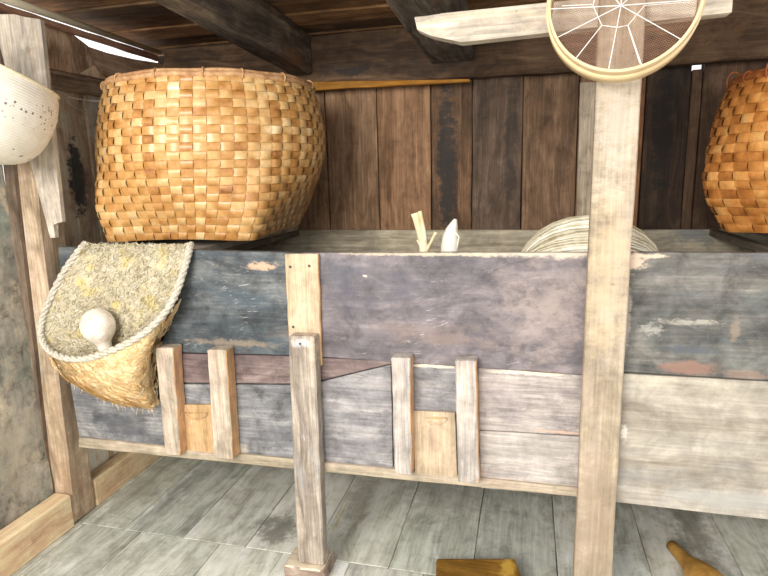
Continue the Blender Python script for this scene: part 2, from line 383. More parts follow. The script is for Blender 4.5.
# right front post
bm = bmesh.new()
tz = at(618, 60, y=-.045)
slab(bm, [V((.151, -.05, 1.87)), V((.251, -.05, 1.87)), V((.250, -.05, 0)), V((.149, -.05, 0))], (0, .036, 0), 18, .0012, .003)
tag(obj('wooden_post', bm, woodg(0.82, 'cream_post', (168, 144, 112), (206, 184, 152), (222, 206, 180), 'Z', 18, 1.2, .7, .25,
    patches=[((214, 176, 128), .55, 2.2, .5, .5), ((178, 150, 120), .5, 10., .58, .3), ((196, 178, 160), .6, 4., .52, .4)],
    blobs=[((.2, -.05, .3), (.09, .1, .3), (168, 140, 112), .5, .9, 8., .2), ((.2, -.05, 1.0), (.08, .1, .3), (224, 196, 150), .5, .6, 8., .2), ((.2, -.05, 1.35), (.08, .1, .2), (220, 206, 186), .5, .6, 8., .2)], pits=((128, 98, 74), 42.), spec=.35)),
    'tall cream squared post standing in front of the bin, right of center', 'post')
# batten on the back wall beside that post
bm = bmesh.new(); slab(bm, pq([(580, 82), (596, 82), (594, 252), (576, 252)], YB-.03), (0, .028, 0), 10, .0015, .003)
tag(obj('wall_batten', bm, woodg(1.6, 'grey_batten', (96, 84, 68), (134, 120, 100), (160, 146, 126), 'Z', 26, 2.)), 'narrow grey brown upright batten on back wall just left of the cream post', 'batten')
# whitish bar with a pointed end
bm = bmesh.new()
P = pq([(415, 18), (440, 16.5), (441, 14.5)], .0) + [V((.44, 0, 1.668)), V((.44, 0, 1.606))] + pq([(462, 43.5), (432, 37), (418, 31)], .0)
prism(bm, [V((q.x, -.0135, q.z)) for q in P], (0, .045, 0), ch=.003)
tag(obj('pale_bar', bm, woodg(0.88, 'white_weathered_bar', (178, 166, 146), (218, 208, 190), (236, 228, 214), 'X', 20, 1.6, .75, .3, pits=((120, 100, 80), 55.))),
    'whitish horizontal wooden bar with pointed left end behind the hanging sieve', 'bar')

# ================================================================== GRAIN BIN
bin_ = thing('grain_bin', (-.1, .44, .0), 'long raised grain bin of stained grey and purple boards along the wall', 'bin')
RX = 1.35
def board(px, mat, y=0., th=.024, name='front_board', wob=.0008, ch=.002, parent=bin_, lab=None):
    bm = bmesh.new(); slab(bm, pq(px, y), (0, th, 0), 12, wob, ch)
    o = obj(name, bm, mat, parent)
    if lab: o['label'] = lab
    return o
P0 = lambda px, py: tuple(at(px, py, y=0))
mA = wood('blue_black_board', (46, 52, 58), (76, 82, 86), (118, 120, 118), 'X', 15, 2.6, .6, .3,
    patches=[((52, 66, 74), .7, 5., .5, .5), ((132, 126, 116), .55, 9., .58, .35), ((92, 78, 66), .5, 6., .56, .4)],
    blobs=[(P0(262, 266), (.065, .1, .016), (186, 150, 116), .9, .6, 26., .4), (P0(235, 343), (.2, .1, .014), (128, 112, 92), .8, .5, 20., .4), (P0(200, 268), (.05, .1, .03), (112, 112, 104), .5, .8, 30., .3),
           (P0(250, 300), (.14, .1, .045), (54, 70, 82), .6, .8, 16., .2)], scratch=((182, 178, 168), .8, .55), pits=((44, 44, 46), 50.), spec=.4, flecks=((128, 126, 120), .75, (44, 50, 58)), gain=1.15, mottle=0.75)
board([(58, 247), (302, 253), (304, 355.5), (66, 350)], mA, lab='blue black stained upper board')
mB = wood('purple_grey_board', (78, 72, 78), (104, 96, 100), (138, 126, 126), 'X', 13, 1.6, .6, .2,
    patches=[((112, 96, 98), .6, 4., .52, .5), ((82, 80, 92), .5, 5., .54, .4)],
    blobs=[(P0(545, 310), (.2, .1, .22), (160, 142, 134), .8, .7, 9., -.2), (P0(340, 275), (.1, .1, .07), (70, 72, 84), .6, .8, 10., .1), (P0(450, 340), (.2, .1, .03), (136, 114, 102), .6, .9, 14., .1), (P0(400, 290), (.12, .1, .06), (82, 80, 94), .5, .9, 8., .0), (P0(545, 252), (.32, .1, .02), (206, 190, 166), .8, .5, 12., .3), (P0(420, 254), (.3, .1, .008), (196, 178, 150), .8, .5, 22., .3),  # first patch paints the overexposed brightness right of centre into the board
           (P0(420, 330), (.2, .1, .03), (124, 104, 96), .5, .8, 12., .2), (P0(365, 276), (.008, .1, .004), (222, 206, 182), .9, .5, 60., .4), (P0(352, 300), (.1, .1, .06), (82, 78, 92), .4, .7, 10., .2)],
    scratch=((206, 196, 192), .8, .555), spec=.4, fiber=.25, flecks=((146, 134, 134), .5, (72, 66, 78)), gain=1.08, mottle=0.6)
board([(302, 253), (602, 252.5), (599, 376), (304, 356)], mB, lab='purple grey upper board with washed-out light painted pinkish into its right end')
mC = wood('grey_brown_board', (70, 70, 70), (98, 96, 92), (126, 120, 112), 'X', 12, 2., .65, .3,
    patches=[((116, 92, 74), .6, 4., .54, .5), ((78, 86, 84), .6, 4.5, .53, .5), ((88, 92, 98), .5, 7., .55, .4)],
    blobs=[(P0(690, 368), (.085, .1, .022), (138, 100, 82), .85, .3, 18., .55), (P0(745, 374), (.06, .1, .016), (138, 110, 92), .7, .5, 22., .4), (P0(628, 262), (.05, .1, .03), (206, 178, 150), .95, .5, 22., .5), (P0(640, 256), (.08, .1, .008), (206, 178, 150), .9, .5, 22., .5),
           (P0(627, 320), (.012, .1, .12), (160, 148, 138), .8, .4, 30., .4), (P0(690, 322), (.1, .1, .010), (168, 160, 146), .75, .9, 30., .2), (P0(650, 330), (.04, .1, .02), (172, 166, 154), .6, 1., 40., .2), (P0(735, 330), (.015, .1, .05), (140, 120, 98), .7, .6, 26., .3),
           (P0(690, 350), (.09, .1, .014), (74, 82, 94), .7, .5, 20., .3)], scratch=((186, 178, 166), .6, .58), spec=.4, flecks=((138, 132, 122), .6, (62, 58, 54)), gain=1.08, mottle=0.7)
board([(602, 252.5), (RX, 0, 1.056), (RX, 0, .724), (599, 371)], mC, lab='dark grey upper board with a rusty strip along its foot')
mD = wood('red_brown_board', (78, 62, 62), (104, 86, 84), (134, 116, 110), 'X', 15, 2., .6, .25, patches=[((124, 112, 104), .5, 8., .56, .4)], scratch=((176, 164, 154), .7, .57), flecks=((138, 122, 116), .5, (70, 54, 56)), gain=1.25, mottle=0.6)
board([(66, 351), (303, 356.5), (304, 384), (70, 382)], mD, lab='reddish brown strip board')
board([(305, 357.5), (391, 361.5), (391, 364), (306, 384)], mD, lab='reddish brown wedge shaped board')
gp = [((84, 86, 92), .5, 5., .55, .4), ((160, 152, 144), .5, 8., .57, .4)]
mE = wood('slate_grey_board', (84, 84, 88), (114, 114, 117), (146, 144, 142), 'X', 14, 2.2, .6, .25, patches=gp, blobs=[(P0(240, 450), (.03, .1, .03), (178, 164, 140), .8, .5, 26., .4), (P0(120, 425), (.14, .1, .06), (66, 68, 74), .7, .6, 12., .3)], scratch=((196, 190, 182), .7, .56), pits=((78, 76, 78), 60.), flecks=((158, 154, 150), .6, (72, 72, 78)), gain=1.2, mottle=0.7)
board([(70, 383.5), (304, 385.5), (307, 466), (80, 443)], mE, lab='slate grey lower board')
mF = wood('mid_grey_board', (98, 96, 100), (130, 126, 128), (160, 154, 152), 'X', 14, 2.2, .6, .25, patches=gp, blobs=[(P0(430, 366), (.12, .1, .006), (212, 196, 166), .9, .4, 30., .4)], scratch=((204, 198, 190), .7, .56), flecks=((172, 166, 162), .55, (88, 86, 90)), gain=1.2, mottle=0.6)
board([(306, 385.5), (391, 365), (393, 477), (308, 466)], mF)
board([(392, 362), (477, 368), (479, 487), (394, 477)], mF)
mG = wood('pinkish_grey_board', (128, 118, 118), (154, 144, 140), (178, 168, 160), 'X', 14, 2.2, .6, .25, patches=gp, blobs=[(P0(530, 373), (.13, .1, .009), (214, 196, 166), .9, .4, 24., .4), (P0(560, 432), (.1, .1, .006), (182, 150, 128), .9, .4, 26., .4)], scratch=((210, 202, 194), .6, .57), flecks=((190, 180, 174), .5, (118, 108, 108)), gain=1.2, mottle=0.5)
board([(478, 368), (600, 377), (598, 437), (479, 430)], mG)
mH = wood('spotted_grey_board', (160, 150, 144), (184, 175, 168), (202, 194, 186), 'X', 14, 2.2, .65, .2, patches=[((142, 132, 130), .7, 42., .56, .9)], gain=1.05)
board([(479, 431), (598, 438), (597, 499), (481, 488)], mH, lab='pale spotted grey board')
mI = woodg(.92, 'pale_lower_board', (148, 136, 120), (184, 173, 156), (204, 195, 180), 'X', 16, 1.3, .75, .35,
    patches=[((150, 148, 146), .6, 4.5, .54, .3), ((206, 196, 172), .5, 5., .55, .35), ((136, 124, 108), .5, 12., .6, .12)],
    blobs=[(P0(624, 432), (.012, .1, .03), (232, 224, 210), .9, .5, 50., .4), (P0(730, 500), (.25, .1, .04), (172, 170, 166), .6, .6, 8., .2)], fiber=.35)
board([(599, 372.5), (RX, 0, .721), (RX, 0, .33), (597, 500)], mI, y=-.003, th=.027, lab='pale bare wood lower board')
mR = woodg(.95, 'worn_rail', (164, 148, 120), (198, 182, 154), (218, 206, 184), 'X', 22, 2., .75, .35, patches=[((150, 132, 108), .5, 9., .56, .3)])
board([(78, 438), (580, 489), (580, 498), (78, 448)], mR, y=-.012, th=.03, name='bottom_rail', ch=.004)
olive = woodg(1.45, 'olive_grey_inner', (110, 100, 82), (144, 134, 112), (168, 156, 134), 'X', 13, 1.6, .8, .25, patches=[((116, 112, 104), .5, 5., .55, .4), ((162, 148, 118), .4, 5., .56, .4)], blobs=[((.62, .88, 1.0), (.1, .1, .05), (92, 102, 108), .7, .6, 10., .3)])
bm = bmesh.new(); zr = at(500, 230, y=.88).z
box(bm, (-1.52, .88, .35), (RX, .902, zr), 12, .001, .002); o = obj('back_board', bm, olive, bin_)
inner = wood('inner_board', (96, 86, 70), (130, 118, 98), (156, 144, 122), 'Y', 14, 2.)
for x0 in (-1.52, RX-.024):
    bm = bmesh.new(); box(bm, (x0, .027, .35), (x0+.022, .878, 1.02), 8, .001, .002); obj('end_board', bm, inner, bin_)
bm = bmesh.new(); box(bm, (-1.49, .027, .352), (RX-.026, .878, .376), 8, .001, .002); obj('bottom_board', bm, inner, bin_)
for x0 in (-1.4, -.1, 1.15):
    bm = bmesh.new(); box(bm, (x0, .8, 0), (x0+.08, .88, .35), 6, .001, .003); obj('leg', bm, inner, bin_)
for x0 in (-1.496, -1.05, .68, 1.2):   # cleats that carry the lids
    bm = bmesh.new(); box(bm, (x0, .027, 1.0), (x0+.03, .878, 1.024), 6, .001, .002); obj('cleat', bm, inner, bin_)
# slide gates
gb = woodg(0.92, 'gate_batten_wood', (158, 138, 112), (204, 188, 164), (224, 214, 196), 'Z', 30, 2.4, .75, .5, patches=[((148, 136, 126), .6, 9., .54, .3), ((206, 152, 100), .4, 9., .58, .3)], pits=((96, 84, 74), 60.))
gbg = woodg(0.95, 'gate_batten_grey', (150, 138, 128), (196, 186, 176), (220, 212, 204), 'Z', 34, 2.4, .8, .6, patches=[((140, 134, 130), .6, 12., .54, .25)], pits=((88, 80, 76), 60.))
orange = woodg(0.95, 'raw_orange_edge', (184, 134, 74), (210, 164, 104), (224, 186, 132), 'Z', 30, 2.)
def batten(px, mat):
    """a gate batten: weathered face with a raw orange sawn side"""
    bm = bmesh.new(); c = pq(px, -.052)
    slab(bm, c, (0, .048, 0), 10, .0012, .0025)
    o = obj('gate_batten', bm, [mat, orange], bin_)
    for f in o.data.polygons:
        if f.normal.x > .7: f.material_index = 1
batten([(155, 348), (173, 348), (180, 456), (165, 455)], gb)
batten([(207, 350), (226, 350), (233, 460), (214, 458)], gb)
batten([(391, 358), (410, 358), (412, 476), (395, 474)], gbg)
batten([(455, 361), (476, 361), (479, 484), (458, 482)], gbg)
gpm = woodg(0.92, 'orange_gate_wood', (186, 144, 80), (212, 174, 108), (226, 196, 140), 'Z', 26, 3., .6, .25)
gpp = woodg(0.9, 'cream_gate_wood', (184, 160, 118), (208, 188, 150), (220, 204, 172), 'Z', 30, 2.4, .7, .25, blobs=[(tuple(at(437, 418, y=-.01)), (.03, .1, .006), (204, 158, 84), .8, .6, 30., .3)])
def gate(px, mat, mid, lab):
    bm = bmesh.new(); slab(bm, pq(px, -.012), (0, .010, 0), 8, .0006, .0015)
    o = obj('gate_panel', bm, mat, bin_); o['label'] = lab
    # finger groove: a raised crescent lip
    bm = bmesh.new()
    pts = [at(mid[0]-11*math.cos(t), mid[1]+6*math.sin(t), y=-.0135) for t in [math.pi*k/10 for k in range(11)]]
    tube(bm, pts, [.001]+[.0026]*9+[.001], 6)
    tube(bm, [pts[0], pts[-1]], .0016, 6)
    g = obj('finger_grip', bm, mat, bin_, smooth=True); g.parent = o; g.location = (0, 0, 0)
    g.data.transform(Matrix.Translation(bin_.location-bin_.location))
    o.location = (0, 0, 0)
gate([(178, 405), (211, 405), (215, 458), (181, 457)], gpm, (196, 413), 'orange sliding gate panel with a finger groove')
gate([(413, 411), (455, 413), (457.5, 481), (415, 477)], gpp, (436, 418), 'cream sliding gate panel')
# nailed cover strip in the middle
bm = bmesh.new(); slab(bm, pq([(284, 254), (318, 254), (322, 366), (290, 364)], -.014), (0, .013, 0), 8, .001, .0025)
cs = obj('cover_strip', bm, [woodg(0.92, 'cover_strip_wood', (184, 162, 118), (210, 192, 152), (226, 212, 180), 'Z', 30, 1.8, .65, .3, patches=[((192, 172, 148), .5, 8., .56, .3)]), orange], bin_)
for f in cs.data.polygons:
    if abs(f.normal.x) > .6: f.material_index = 1
iron = plain('dark_iron', (58, 54, 54), (96, 90, 88), 60, .55)
for q in ((290, 267), (309, 266), (293, 327)):
    c = at(*q, y=-.0165); bm = bmesh.new(); lathe(bm, c, (0, 1, 0), [(0, .002), (.0008, .004), (.0026, .0042)], 10)
    n_ = obj('nail', bm, iron, bin_, smooth=True); n_.parent = cs
# ---- support post under the middle
sp = thing('support_post', (-.665, -.03, 0), 'weathered grey brown support post under the middle of the bin', 'post')
spm = woodg(1.2, 'weathered_support', (112, 98, 86), (156, 143, 128), (186, 176, 162), 'Z', 26, 1.6, .8, .55, patches=[((136, 138, 144), .6, 7., .53, .3), ((176, 140, 112), .5, 8., .57, .25)],
    blobs=[(tuple(at(301, 343, y=-.06)), (.04, .1, .017), (176, 178, 180), .7, .3, 26., .5), (tuple(at(312, 345, y=-.06)), (.01, .1, .1), (190, 168, 138), .6, .5, 26., .4)], scratch=((206, 196, 180), .6, .58))
bl, br = at(297, 553, y=-.06), at(323, 553, y=-.06)
zt = .045
bm = bmesh.new()
slab(bm, [at(288, 336, y=-.06), at(314, 337, y=-.06), V((br.x, -.06, zt)), V((bl.x, -.06, zt))], (0, .045, 0), 14, .0016, .004)
po = obj('post', bm, spm, sp)
c = at(300, 344, y=-.0615); bm = bmesh.new(); lathe(bm, c, (0, 1, 0), [(0, .002), (.0008, .004), (.003, .0042)], 10)
n_ = obj('nail', bm, iron, sp, smooth=True); n_.parent = po
bm = bmesh.new(); slab(bm, [(-.735, -.085, zt), (-.600, -.082, zt), (-.598, -.08, 0), (-.735, -.082, 0)], (0, .105, 0), 6, .0012, .004)
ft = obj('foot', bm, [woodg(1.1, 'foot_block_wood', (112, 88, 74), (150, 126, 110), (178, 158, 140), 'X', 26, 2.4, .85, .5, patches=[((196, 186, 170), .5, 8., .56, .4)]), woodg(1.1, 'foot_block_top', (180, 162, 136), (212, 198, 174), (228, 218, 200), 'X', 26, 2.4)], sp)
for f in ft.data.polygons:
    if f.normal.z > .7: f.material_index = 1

# ================================================================== BASKETS
tone_stops = [(0., (128, 82, 44)), (.25, (172, 120, 64)), (.5, (192, 146, 88)), (.75, (208, 170, 116)), (1., (224, 200, 156))]
dark_stops = [(0., (128, 74, 32)), (.3, (172, 108, 50)), (.55, (200, 136, 70)), (.8, (220, 166, 98)), (1., (234, 192, 130))]
def basket(name, cx, cy, zb, ht, rot, scale, NC, NR, stops, label, rimcol, seed, rough, loops, skew=(0, 0)):
    rnd = random.Random(seed)
    t_ = thing(name, (cx, cy, zb), label, 'basket', 'large woven baskets')
    def rad(th, t):
        # squared base swelling into a round belly
        tab = [(0, .270), (.1, .292), (.22, .332), (.38, .374), (.55, .396), (.72, .392), (.88, .374), (1., .352)]
        for (a, ra), (b, rb) in zip(tab, tab[1:]):
            if t <= b+1e-6: k = (t-a)/(b-a); r = ra+(rb-ra)*k; break
        w = min(1, t/(.7 if loops else .55)); w = w*w*(3-2*w)
        c, s_ = abs(math.cos(th)), abs(math.sin(th)); p = 9.
        sq = (c**p+s_**p)**(-1/p)
        return r*((1-w)*sq*1.0+w)*scale, sq
    def pt(u, t, off=0.):
        th = u*2*math.pi
        tt = max(0., min(1., t))
        r, sq = rad(th, tt)
        r += off
        lift = .010*(1-tt)**4*(1-(sq-1)/.38)
        k_ = (1-tt)**2
        return V((cx+skew[0]*k_+r*math.cos(th+rot), cy+skew[1]*k_+r*math.sin(th+rot), zb+ht*tt+lift))
    bm = bmesh.new()
    # backing surface just inside the strips, and the base
    R = grid(bm, [[pt(q/72, v/14, -.005) for q in range(72)] for v in range(15)], True)
    bm.faces.new(R[0])
    lay = bm.faces.layers.float.new('tone')
    for f in bm.faces: f[lay] = .05
    hcol = [rnd.uniform(.3, .62) for _ in range(NR)]; vcol = [rnd.uniform(.3, .75) for _ in range(NC)]
    for j in range(NR):
        for i in range(NC):
            over = (i+j) % 2 == 0
            k = (hcol[j] if over else vcol[i]) + rnd.gauss(0, .09) + (.03 if over else -.03)
            nu, nv = (5, 2) if over else (2, 5)
            g = []
            for b in range(nv+1):
                row = []
                for a in range(nu+1):
                    fu, fv = a/nu, b/nv
                    q = fu if over else fv
                    h = .0065*math.sin(math.pi*(q*.9+.05))**.7
                    eu, ev = (fu-.5)*1.0+.5, (fv-.5)*1.0+.5
                    if over: eu = (fu-.5)*1.10+.5; ev = (fv-.5)*.95+.5
                    else: ev = (fv-.5)*1.10+.5; eu = (fu-.5)*.94+.5
                    row.append(pt((i+eu)/NC, (j+ev)/NR, h))
                g.append(row)
            n0 = len(bm.faces)
            V_ = [[bm.verts.new(p) for p in row] for row in g]
            for b in range(nv):
                for a in range(nu):
                    f = bm.faces.new((V_[b][a], V_[b][a+1], V_[b+1][a+1], V_[b+1][a])); f[lay] = k; f.smooth = True
    me = bpy.data.meshes.new('body')
    bm.to_mesh(me); bm.free()
    # tone is a face attribute
    o = bpy.data.objects.new('body', me); C.objects.link(o)
    me.transform(Matrix.Translation(-t_.location)); o.parent = t_
    me.materials.append(toned(name+'_strips', stops, rough, .5, 120., (stops[1][1], .5, 4., .5)))
    bm = bmesh.new()
    for dr, dz, rr in ((.005, -.004, .010), (-.008, -.005, .0085), (-.001, .007, .0075)):
        tube(bm, [pt(q/90, 1, dr)+V((0, 0, dz+.0015*math.sin(q*.7+dr*900))) for q in range(90)], rr, 8, True)
    rm = obj('rim', bm, plain(name+'_rim', rimcol[0], rimcol[1], 40, .6, .4), t_, True)
    lm = plain(name+'_lacing', rimcol[0], rimcol[1], 60, .6, .4)
    NLc = 15 if not loops else 22
    for q in range(NLc):
        u = (q+rnd.uniform(-.25, .25))/NLc
        c0 = pt(u, 1, 0); out = (c0-V((cx, cy, c0.z))).normalized(); tn = V((-out.y, out.x, 0))
        big = 1.7 if (loops and q % 2) else 1.
        bm = bmesh.new()
        tube(bm, [c0+out*(.0175*math.cos(a)-.001)+V((0, 0, 1))*(.0165*big*math.sin(a)+.008*(big-1)-.001)+tn*.0022*math.sin(a*.5+.4) for a in [k*2*math.pi/12 for k in range(12)]], .0028, 5, True)
        obj('lacing', bm, lm, t_, True)
    return t_
BX, BY = -1.115, .385
zb = 1.062
zrim = at(108, 97, y=BY).z
basket('woven_basket', BX, BY, zb, zrim-zb, math.radians(6), 1.0, 62, 20, tone_stops, 'large golden woven basket on the left end of the bin', ((150, 104, 68), (208, 168, 122)), 3, .34, False, (-.04, -.03))
basket('woven_basket', .945, .42, zb, at(720, 82, y=.42).z-zb, math.radians(-41), 1.0, 54, 17, dark_stops, 'large dark orange woven basket on the right end of the bin', ((96, 50, 22), (168, 100, 52)), 9, .42, True)
# lids and cross sticks that carry the baskets
lidm = wood('grey_lid_board', (150, 140, 124), (188, 178, 160), (212, 202, 186), 'Y', 22, 2.)
for nm, x0, x1, lb in (('bin_lid', -1.49, at(228, 241.5, z=1.048).x, 'grey board laid over the bin under the golden basket'), ('bin_lid', .78, 1.32, 'board laid over the bin under the dark orange basket')):
    bm = bmesh.new(); box(bm, (x0, .03, 1.0255), (x1, .872, 1.048), 8, .001, .002)
    tag(obj(nm, bm, lidm), lb, 'lid')
for y0, x0, x1, lb in ((.24, -1.34, -1.02, ''), (.56, -1.34, -1.02, ''), (.26, .8, 1.2, ''), (.58, .8, 1.2, '')):
    bm = bmesh.new(); box(bm, (x0, y0, 1.0485), (x1, y0+.04, 1.0635), 5, .001, .003)
    w = ('front' if y0 < .4 else 'rear') + (' support stick beneath the golden basket' if x0 < 0 else ' support stick beneath the dark orange basket')
    tag(obj('support_stick', bm, inner), w, 'stick', 'sticks under the baskets')

# ================================================================== STRAW BAG
bag = thing('straw_bag', at(100, 405, y=-.05), 'shaggy straw carrying bag draped over the left front edge of the bin', 'bag')
ps = lambda px, py, y: at(px, py, y=y)
lip = bez([ps(86, 243, .012), ps(78, 252, -.016), ps(64, 272, -.035), ps(51, 297, -.06), ps(43, 318, -.085), ps(41, 334, -.105), ps(47, 348, -.13), ps(62, 357, -.15), ps(82, 359, -.155), ps(102, 354, -.15),
           ps(126, 344, -.135), ps(148, 330, -.11), ps(166, 311, -.085), ps(177, 291, -.06), ps(184, 270, -.035), ps(189, 252, -.016), ps(191, 244, .012)], 6)
NL = len(lip)
def dn(p, s=40., k=.004):
    return V((noise.noise(p*s), noise.noise(p*s+V((7, 1, 3))), noise.noise(p*s+V((2, 9, 5)))))*k
half = NL//2
left, right = lip[:half+1], lip[half:][::-1]
Pg = []
NU = 26
for k in range(half+1):
    row = []
    a, b = left[k], right[k]
    t = k/half
    for i in range(NU+1):
        u = i/NU
        p = a.lerp(b, u)
        sag = math.sin(math.pi*u)**.6
        yb = -.018-.02*t
        tgt = V((p.x, yb, p.z))
        q = p.lerp(tgt, sag)
        q.z += -.012*math.sin(math.pi*u)*t
        q += dn(q, 90., .004*sag)
        row.append(q)
    Pg.append(row)
# run the back on down into the pouch
last = Pg[-1]
def fibres(bm, P, count, ln, w, rnd, outward, jit=1.0):
    nv, nu = len(P)-1, len(P[0])-1
    lay = bm.faces.layers.float.get('tone') or bm.faces.layers.float.new('tone')
    for _ in range(count):
        v, u = rnd.uniform(0, nv-.01), rnd.uniform(0, nu-.01)
        i, j = int(v), int(u); fv, fu = v-i, u-j
        p = (P[i][j]*(1-fu)+P[i][j+1]*fu)*(1-fv)+(P[i+1][j]*(1-fu)+P[i+1][j+1]*fu)*fv
        eu = (P[i][j+1]-P[i][j]); ev = (P[i+1][j]-P[i][j])
        if eu.length < 1e-5 or ev.length < 1e-5: continue
        n = eu.cross(ev)
        if n.length < 1e-9: continue
        n.normalize()
        if n.dot(outward) < 0: n = -n
        eu.normalize(); ev.normalize()
        an = rnd.gauss(1.57 if jit > .55 else .55, .7*jit); d = eu*math.cos(an)+ev*math.sin(an); s = n.cross(d)
        L = ln*rnd.uniform(.5, 1.4); h = rnd.uniform(.001, .0035); cv = rnd.uniform(-.35, .35)*L
        pts = [p+d*(L*(t-.5))+s*(cv*math.sin(math.pi*t))+n*(h*math.sin(math.pi*t)-.0008) for t in (0, .33, .66, 1)]
        ww = w*rnd.uniform(.6, 1.5); tn = rnd.random()
        A = [bm.verts.new(q-s*ww) for q in pts]; B = [bm.verts.new(q+s*ww+n*ww*.8) for q in pts]
        for a in range(3):
            f = bm.faces.new((A[a], A[a+1], B[a+1], B[a])); f[lay] = tn
def sheet(name, P, outward, mat, count, ln, w, seed, th=.006, jit=1.):
    bm = bmesh.new(); lay = bm.faces.layers.float.new('tone')
    R = grid(bm, P)
    for f in bm.faces: f[lay] = .45; f.smooth = True
    bot = grid(bm, [[p-outward*th for p in row] for row in P])
    for f in bm.faces:
        if f[lay] == 0: f[lay] = .4
    fibres(bm, P, count, ln, w, random.Random(seed), outward, jit)
    me = bpy.data.meshes.new(name); bm.to_mesh(me); bm.free(); me.materials.append(mat)
    o = bpy.data.objects.new(name, me); C.objects.link(o); o.parent = bag
    me.transform(Matrix.Translation(-bag.location)); return o
st1 = [(0., (150, 136, 110)), (.3, (172, 160, 134)), (.55, (186, 176, 152)), (.75, (200, 188, 154)), (1., (214, 206, 188))]
st2 = [(0., (204, 168, 116)), (.3, (226, 194, 142)), (.55, (236, 210, 162)), (.8, (242, 222, 182)), (1., (246, 234, 206))]
sheet('back_panel', Pg, V((.1, -.95, .3)).normalized(), toned('shaggy_straw', st1, .8, .2, 160., ((208, 188, 104), .6, 14., .52), .6), 5200, .016, .0011, 5, .006, 1.6)
# pouch: front skin from the lip down to the hem
ka, kb = int(NL*.40), int(NL*.79)
top = lip[ka:kb+1]
hem = bez([ps(58, 360, -.12), ps(69, 376, -.085), ps(84, 388, -.06), ps(102, 398, -.05), ps(120, 405, -.045), ps(138, 407, -.045), ps(154, 408, -.04), ps(151, 392, -.035), ps(149, 372, -.03), ps(149, 350, -.03), ps(156, 330, -.04)], 5)
NP = 34
def samp(c, t):
    f = t*(len(c)-1); i = min(int(f), len(c)-2); return c[i].lerp(c[i+1], f-i)
hsub = lambda t: samp(hem, t)
Pp = []
for v in range(15):
    t = v/14; row = []
    for u in range(NP+1):
        s = u/NP
        a = samp(top, s); b = hsub(min(1., s**.85))
        p = a.lerp(b, t); p += V((0, -.035*math.sin(math.pi*t)*math.sin(math.pi*min(1, s+.05)), -.012*math.sin(math.pi*t)))
        p += dn(p, 70., .004)
        row.append(p)
    Pp.append(row)
po_ = sheet('pouch', Pp, V((.1, -1, -.2)).normalized(), toned('yellow_straw', st2, .75, .25, 160., ((242, 226, 184), .5, 12., .52), .6), 3000, .030, .0012, 6, .006, .35)
# closing skin behind the pouch so it is a real pocket
Pk = [[lip[ka+int((kb-ka)*u/NP)].lerp(hsub((u/NP)**.85), .12+.88*v/6)*1.0+V((0, min(0, 0)+.0, 0)) for u in range(NP+1)] for v in range(7)]
for row in Pk:
    for p in row: p.y = max(p.y, -.02)*1.0 if p.y > -.02 else -.016
sheet('pocket_back', Pk, V((0, -1, 0)), bpy.data.materials['yellow_straw'], 300, .03, .001, 8, .005, .6)
# bound grey edge, twisted
bm = bmesh.new()
for ph in (0, 2.1, 4.2):
    pts = []
    for i, p in enumerate(lip):
        tg = (lip[min(i+1, NL-1)]-lip[max(i-1, 0)]).normalized(); u_ = tg.cross(V((0, 1, 0))).normalized(); w_ = tg.cross(u_)
        a = i*1.15+ph; pts.append(p+(u_*math.cos(a)+w_*math.sin(a))*.0062)
    tube(bm, pts, .0062, 6)
obj('bound_edge', bm, plain('grey_twine', (160, 152, 134), (216, 210, 196), 120, .8, .7), bag, True)
# loose fringe at the hem and right edge
bm = bmesh.new(); rnd = random.Random(4)
for k in range(50):
    p = samp(hem, rnd.uniform(.1, 1)) if k < 34 else lip[int(NL*rnd.uniform(.72, .86))]
    d = V((rnd.uniform(-.3, .8), rnd.uniform(-.5, .1), -1)).normalized()*rnd.uniform(.008, .028)
    tube(bm, [p, p+d*.5+V((rnd.uniform(-.004, .004), 0, 0)), p+d], [.0008, .0006, .0003], 4)
fr = obj('fringe', bm, plain('fringe_straw', (206, 176, 120), (238, 220, 180), 80), bag); fr['kind'] = 'stuff'
# the white gourd inside
gc = at(98, 326, y=-.088); ax = V((.22, .02, -1)).normalized()
bm = bmesh.new(); k = 16.5*1.0*(gc-CAM).dot(FW)/F
lathe(bm, gc-ax*k*1.1, ax, [(0, .001), (k*.06, k*.34), (k*.22, k*.62), (k*.5, k*.86), (k*.85, k*.98), (k*1.15, k*1.0), (k*1.5, k*.93), (k*1.8, k*.76), (k*2.02, k*.56), (k*2.2, k*.44), (k*2.45, k*.40), (k*2.75, k*.40), (k*2.8, .001)], 28)
tag(obj('white_gourd', bm, plain('chalky_gourd', (196, 178, 158), (238, 232, 222), 34, .6, .3), smooth=True), 'small chalky white gourd lying in the mouth of the straw bag', 'gourd')

# ================================================================== WHITE WOVEN HAT at the left edge
hc = at(-24, 64, y=-.2); K = (hc-CAM).dot(FW)/F
ray = (hc-CAM).normalized()
axis = -UP*.945 - RT*.326; axis -= ray*axis.dot(ray); axis = (axis.normalized() - ray*.10).normalized()
hat = thing('woven_bowl', hc+axis*94*K, 'white woven straw bowl hat with dark flecks hanging on the left post', 'hat')
s = NT('white_straw_weave')
cen = s.vm('SUBTRACT', s.pos, tuple(hc))
hgt = s.vm('DOT_PRODUCT', cen, tuple(axis))
ring = s.noise(s.vm('ADD', s.vm('MULTIPLY', cen, (30, 30, 30)), s.vm('MULTIPLY', tuple(axis), (1, 1, 1))), 1., 3)
w1 = s.n('ShaderNodeMath', operation='SINE'); s.l(s.ma('MULTIPLY', hgt, 900.), w1.inputs[0])
vz = s.n('ShaderNodeTexVoronoi'); s.l(s.pos, vz.inputs['Vector']); vz.inputs['Scale'].default_value = 78.
fl = s.step(vz.outputs['Distance'], .34, .22)
rnd_ = s.step(vz.outputs['Color'], .35, .45)
